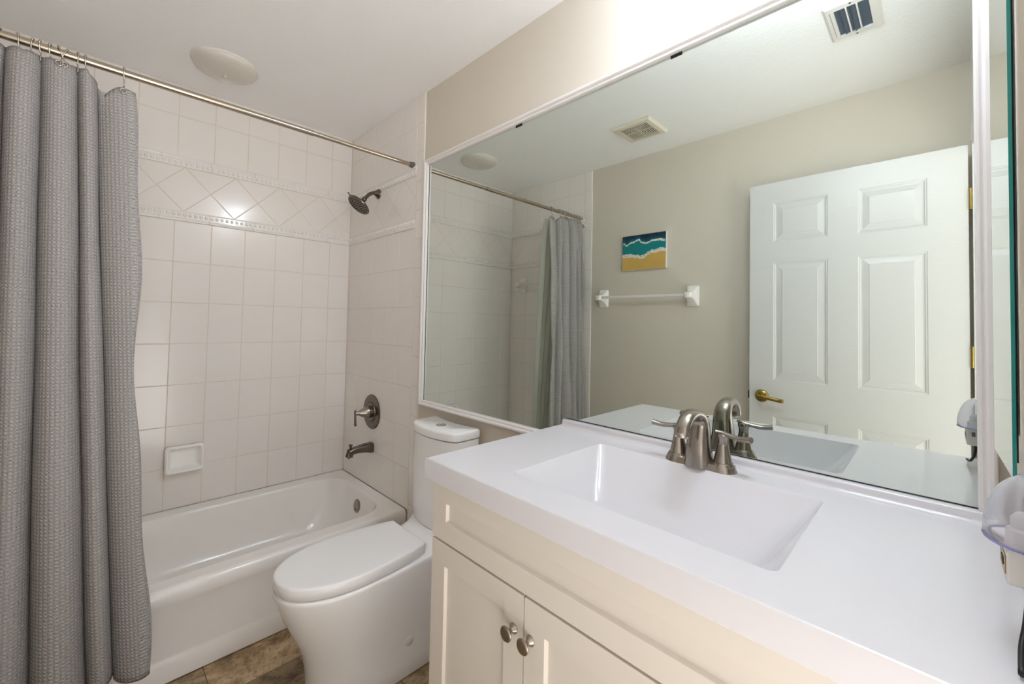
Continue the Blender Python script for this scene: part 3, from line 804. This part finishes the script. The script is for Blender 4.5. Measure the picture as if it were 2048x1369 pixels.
box('edge_shadow', (-.0010, yL - .0028, zB), (-.0002, yL + .001, zT), M['black'], mir)  # black strip painting in the frame's dark reflection at the glass edge
box('edge_shadow', (-.0010, yR, CZ + .0203), (-.0002, -1.815, CZ + .0222), M['black'], mir)  # black strip standing in for the shadow line above the backsplash
# vanity light above the mirror: a bar with four globes (just above the picture)
vlt = thing('vanity_light', 'chrome vanity light bar with four round globes above the mirror', 'light fixture', (0.005, -2.45, 2.29))
box('back_bar', (-.028, -2.71, 2.290), (.0055, -2.23, 2.370), M['chrome'], vlt, bevel=.004)
for k in range(4):
    y = -2.47 + .125*(k-1.5)
    s_ = MB().lathe([(.026, 0), (.026, .010), (.012, .014), (.012, .085), (.024, .092), (.024, .110), (.018, .114)], (-.028, y, 2.33), (-1, 0, 0), 24).build('socket', M['chrome'], vlt, sharp=40)
    MB().sphere((-.185, y, 2.33), .045, 20, 12).build('globe', M['bulb'], vlt)

# ------------------------------------------------------------------ ceiling fittings
cl_ = thing('ceiling_light', 'frosted dome ceiling light over the bathtub', 'ceiling light', (-.776, -.372, H))
MB().lathe([(.134, 0), (.134, .006), (.130, .010)], (-.776, -.372, H - .0005), (0, 0, -1), 48).build('rim', M['whitep'], cl_, sharp=40)
MB().lathe([(.130*math.cos(a), .008 + .044*math.sin(a)) for a in [PI/2*k/14 for k in range(15)]], (-.776, -.372, H), (0, 0, -1), 48, cap0=False).build('dome', M['dome'], cl_)
MB().lathe([(.006, 0), (.006, .004), (.003, .010)], (-.776, -.372, H - .051), (0, 0, -1), 16).build('finial', M['dome'], cl_)

fan = thing('exhaust_fan', 'square almond exhaust fan grille on the ceiling, reflected in the mirror', 'exhaust fan', (-1.121, -1.466, H))
fx0, fx1, fy0, fy1 = -1.243, -.999, -1.589, -1.342
mb = MB()
def sq(k, z): return [(fx0+k, fy0+k, z), (fx1-k, fy0+k, z), (fx1-k, fy1-k, z), (fx0+k, fy1-k, z)]
mb.loft([sq(0, H-.0005), sq(0, H-.004), sq(.010, H-.014), sq(.034, H-.016), sq(.036, H-.0025)], False, False, smooth=False)
mb.build('frame', M['almond'], fan)
mb = MB(); mb.loft([sq(.034, H-.0030), sq(.1215, H-.0030)], False, True, smooth=False); mb.build('cavity', M['gap'], fan)
mb = MB()
for k in range(7):
    a = .040 + .0115*k
    mb.loft([sq(a, H-.0140), sq(a+.0052, H-.0140), sq(a+.0052, H-.0125), sq(a, H-.0125), sq(a, H-.0140)], False, False, smooth=False)
mb.box((fx0+.036, (fy0+fy1)/2-.0015, H-.0125), (fx1-.036, (fy0+fy1)/2+.0015, H-.009)); mb.box(((fx0+fx1)/2-.0015, fy0+.036, H-.0125), ((fx0+fx1)/2+.0015, fy1-.036, H-.009))
mb.build('grille', M['almond'], fan)

ven = thing('air_vent', 'white ceiling air register with curved vanes, reflected in the mirror', 'air vent', (-.823, -2.512, H))
vx0, vx1, vy0, vy1 = -.945, -.701, -2.592, -2.430
mb = MB()
def vr(k, z, ky=None): ky = k if ky is None else ky; return [(vx0+k, vy0+ky, z), (vx1-k, vy0+ky, z), (vx1-k, vy1-ky, z), (vx0+k, vy1-ky, z)]
mb.loft([vr(0, H-.0005), vr(.001, H-.004), vr(.008, H-.008), vr(.030, H-.009), vr(.031, H-.009), vr(.031, H-.0005)], False, False, smooth=False)
mb.build('frame', M['whitep'], ven)
mb = MB(); mb.loft([vr(.0305, H-.0012)], False, True); mb.build('duct', M['vane'], ven)
for k in range(3):
    yc = -2.468 - .0305*k; rings = []
    pf = [(yc + .022*math.sin(t), H - .012 + .0105*math.cos(t)) for t in [-.2 + 1.4*i/8 for i in range(9)]]
    pf2 = [(a - .0014, b - .0008) for a, b in pf[::-1]]
    MB().loft([[(x, a, b) for a, b in pf + pf2] for x in (vx0 + .031, vx1 - .031)], True, True, smooth=False).build('vane', M['vane'], ven)
for yc in (-2.4965, -2.5275): box('divider', (vx0 + .0312, yc - .0022, H - .0125), (vx1 - .0312, yc + .0022, H - .004), M['whitep'], ven)
for x, y in ((-.93, -2.511), (-.716, -2.511)): MB().lathe([(.004, 0), (.0035, .002)], (x, y, H-.0085), (0, 0, -1), 12).build('screw', M['rubber'], ven)

# ------------------------------------------------------------------ open door along the left wall
DXF = -1.400; dy0, dy1 = -1.9955, -2.8230; dz0, dz1 = .014, 2.091
ys = [dy1, -2.7005, -2.4630, -2.3460, -2.1090, dy0]
zs = [dz0, .225, .838, 1.027, 1.6555, 1.765, 1.979, dz1]
RIM = [(0, 0), (.004, .0022), (.0075, .0022), (.0110, .0058), (.017, .0058), (.040, .0018), (.0420, .0004)]
door = panel_front(MB(), ys, zs, {(1, 1), (3, 1), (1, 3), (3, 3), (1, 5), (3, 5)}, RIM, DXF, 1, .035).build('door_1', M['doorp'], origin=(DXF, -2.4, 0))
struct(door); door['label'] = 'white six panel door standing open along the left wall, seen in the mirror'
dh = MB().lathe([(.0330, 0), (.0330, .004), (.028, .009), (.016, .013), (.0120, .030), (.0120, .050)], (DXF, -2.057, .937), (1, 0, 0), 36)
ps = spline([(DXF + .050, -2.052, .939), (DXF + .054, -2.075, .938), (DXF + .052, -2.115, .933), (DXF + .050, -2.150, .928), (DXF + .054, -2.166, .928)], 5)
dh.tube(ps, [(.0095, .0105) for _ in ps], 16)
dh.build('door_handle', M['brass'], door, sharp=45)
box('latch', (-1.424, dy0, .915), (-1.410, dy0 + .009, .955), M['gap'], door)
for z in (.32, 1.20, 1.86):
    mb = MB().lathe([(.0065, 0), (.0065, .088)], (DXF + .004, dy1 - .007, z - .044), (0, 0, 1), 14); mb.box((DXF - .030, dy1 - .0018, z - .044), (DXF + .002, dy1, z + .044))
    mb.build('hinge', M['brass'], door, sharp=40)

# ------------------------------------------------------------------ beach picture
pic = thing('picture', 'small canvas of a teal sea and yellow beach, reflected in the mirror', 'picture', (-1.506, -1.306, 1.69))
py0, py1, pz0, pz1 = -1.468, -1.145, 1.691, 1.934
mb = MB(); mb.box((-1.5055, py0, pz0), (-1.4852, py1, pz1)); mb.build('stretched_canvas', M['whitep'], pic)
def hsh(i, j): 
    n_ = math.sin(i*127.1 + j*311.7)*43758.5453; return n_ - math.floor(n_)
def vn(x, y):
    i, j = math.floor(x), math.floor(y); fx_, fy_ = x-i, y-j; fx_ = fx_*fx_*(3-2*fx_); fy_ = fy_*fy_*(3-2*fy_)
    return (hsh(i, j)*(1-fx_) + hsh(i+1, j)*fx_)*(1-fy_) + (hsh(i, j+1)*(1-fx_) + hsh(i+1, j+1)*fx_)*fy_
def fbm(x, y): return vn(x, y)*.5 + vn(2*x+5, 2*y)*.3 + vn(4*x, 4*y+9)*.2
def poly(u, pts):
    for (a, b), (c, d) in zip(pts[:-1], pts[1:]):
        if a <= u <= c:
            t = (u-a)/(c-a); t = t*t*(3-2*t); return b + (d-b)*t
    return pts[-1][1]
def mixc(a, b, t): t = max(0, min(1, t)); return tuple(p + (q-p)*t for p, q in zip(a, b))
navy, deep, teal, foam, sand, sand2 = srgb(0, 36, 58), srgb(0, 66, 92), srgb(0, 128, 132), srgb(232, 226, 216), srgb(214, 172, 88), srgb(198, 164, 92)
F1 = [(0, .80), (.05, .78), (.10, .73), (.22, .80), (.40, .86), (.46, .78), (.56, .74), (.70, .79), (.85, .80), (1, .76)]     # upper wave
F2 = [(0, .415), (.15, .42), (.36, .38), (.42, .34), (.52, .36), (.60, .43), (.70, .47), (.85, .49), (1, .50)]                # shoreline
NX, NZ = 150, 112; vv = []; cc = []
for j in range(NZ+1):
    for i in range(NX+1):
        u, v = i/NX, j/NZ                       # u from the tub end towards the door
        g = fbm(u*26, v*20); f1 = poly(u, F1); f2 = poly(u, F2)
        if v > f2: c = mixc(teal, deep, (v - f1 + .02)/.10 + (g-.5)*.5); c = mixc(c, navy, (v - f1 - .06)/.12 + (g-.5)*.6); c = mixc(c, srgb(40, 160, 158), max(0, (vn(u*60, v*45) - .8))*2)
        else: c = mixc(sand, sand2, fbm(u*9, v*9))
        d2 = v - f2 + (g-.5)*.06
        if -.035 < d2 < .045 + .03*vn(u*14, 3): c = mixc(foam, teal if d2 > 0 else sand, .75*(fbm(u*44, v*33) > .60))
        d1 = v - f1 + (g-.5)*.04
        if .02 < u < .985 and -.012 - .02*vn(u*7, 1) < d1 < .016 + .03*max(0, u-.55): c = mixc(foam, teal, .5*(fbm(u*50, v*38) > .62))
        vv.append((-1.4850 + .0006*g, py1 + (py0-py1)*u, pz0 + (pz1-pz0)*v)); cc.append(c)
ff = [(j*(NX+1)+i, j*(NX+1)+i+1, (j+1)*(NX+1)+i+1, (j+1)*(NX+1)+i) for j in range(NZ) for i in range(NX)]
mb = MB(); mb.add(vv, ff, 0, True); mb.cols = cc
mb.build('painting', M['canvas'], pic, fixn=False)

# ------------------------------------------------------------------ medicine cabinet, outlet and night light on the front wall
mc = thing('medicine_cabinet', 'frameless mirrored medicine cabinet at the right edge of the picture', 'medicine cabinet', (-.25, YF, 1.14))
box('cabinet_box', (-.3609, YF, 1.150), (-.135, YF + .008, 1.98), M['paint'], mc, bevel=.003)
box('side_panel', (-.3770, YF, 1.158), (-.3610, -2.7925, 1.98), M['paint'], mc, bevel=.002)
mb = MB()
A_, B_ = Vector((-.345, -2.7875, 0)), Vector((-.154, -2.7852, 0)); nrm = Vector((-(B_-A_).y, (B_-A_).x, 0)).normalized()
def mslab(a, b, zlo, zhi, t0, t1, inset_=0):
    p = [a + nrm*t0, b + nrm*t0, b + nrm*t1, a + nrm*t1]
    return [(q.x, q.y, zlo) for q in p], [(q.x, q.y, zhi) for q in p]
lo, hi = mslab(A_, B_, 1.121, 1.995, 0, -.0036)
mb.add(lo + hi, [(0, 3, 2, 1), (4, 5, 6, 7), (0, 1, 5, 4), (1, 2, 6, 5), (2, 3, 7, 6), (3, 0, 4, 7)])
mb.mi = [1, 1, 0, 1, 1, 1]
mb.build('mirror_door', [M['mirror2'], M['teal']], mc)
lo, hi = mslab(A_ + (B_-A_)*.04, B_, 1.14, 1.975, -.0038, -.0060)
MB().add(lo + hi, [(0, 3, 2, 1), (4, 5, 6, 7), (0, 1, 5, 4), (1, 2, 6, 5), (2, 3, 7, 6), (3, 0, 4, 7)]).build('backing', M['black'], mc)
for z in (1.55, 1.90):
    box('hinge', (-.358, YF + .0085, z - .014), (-.334, -2.7950, z + .014), M['almond'], mc, bevel=.002)

out_ = thing('wall_outlet', 'cream wall outlet plate beside the countertop under the medicine cabinet', 'outlet', (-.405, YF, 1.04))
box('plate', (-.441, YF, .985), (-.369, YF + .005, 1.100), M['almond'], out_, bevel=.002)
nl = thing('night_light', 'plug-in night light with clear violet-edged plastic shade at the right edge', 'night light', (-.405, YF, 1.04))
mb = MB(); mb.box((-.436, YF + .0055, 1.022), (-.380, YF + .041, 1.062)); mb.build('body', M['whitep'], nl, bevel=.004)
box('switch', (-.3802, YF + .026, 1.046), (-.376, YF + .032, 1.056), M['rubber'], nl)
box('label_panel', (-.4330, YF + .0411, 1.033), (-.3870, YF + .0417, 1.054), M['gold'], nl)
box('slot', (-.424, YF + .0418, 1.040), (-.408, YF + .0424, 1.048), M['black'], nl)
# shade: quarter-dome, open to the wall
mb = MB(); rings = []
for k in range(11):
    a = PI/2*k/10; z = 1.066 + .072*math.sin(a)**.9; pr_ = .046*math.cos(a)**.75 + .004; hwid = .046 - .010*math.sin(a)**2
    rr = []
    for i in range(13):
        t = PI*i/12; rr.append((-.405 + hwid*math.cos(t)*1.0, YF + .0062 + pr_*math.sin(t)**.7, z))
    rings.append(rr)
mb.loft(rings, False, False, closed=False)
s_ = mb.build('shade', M['clear'], nl); md = s_.modifiers.new('solid', 'SOLIDIFY'); md.thickness = .0016; md.offset = 0
mb = MB(); mb.tube([Vector(p) for p in rings[0]], .0017, 8); mb.build('shade_lip', M['clearlip'], nl)
MB().lathe([(.013, 0), (.013, .014), (.012, .016), (.009, .017), (.009, .028), (.005, .034), (.001, .036)], (-.405, YF + .026, 1.0625), (0, 0, 1), 24).build('lamp', M['whitep'], nl, sharp=50)
cd = spline([(-.418, YF + .024, 1.026), (-.424, YF + .024, 1.005), (-.436, YF + .027, .985), (-.458, YF + .032, .969), (-.50, YF + .036, .9630)], 6)
MB().tube(cd, .0030, 10).build('cord', M['black'], nl)
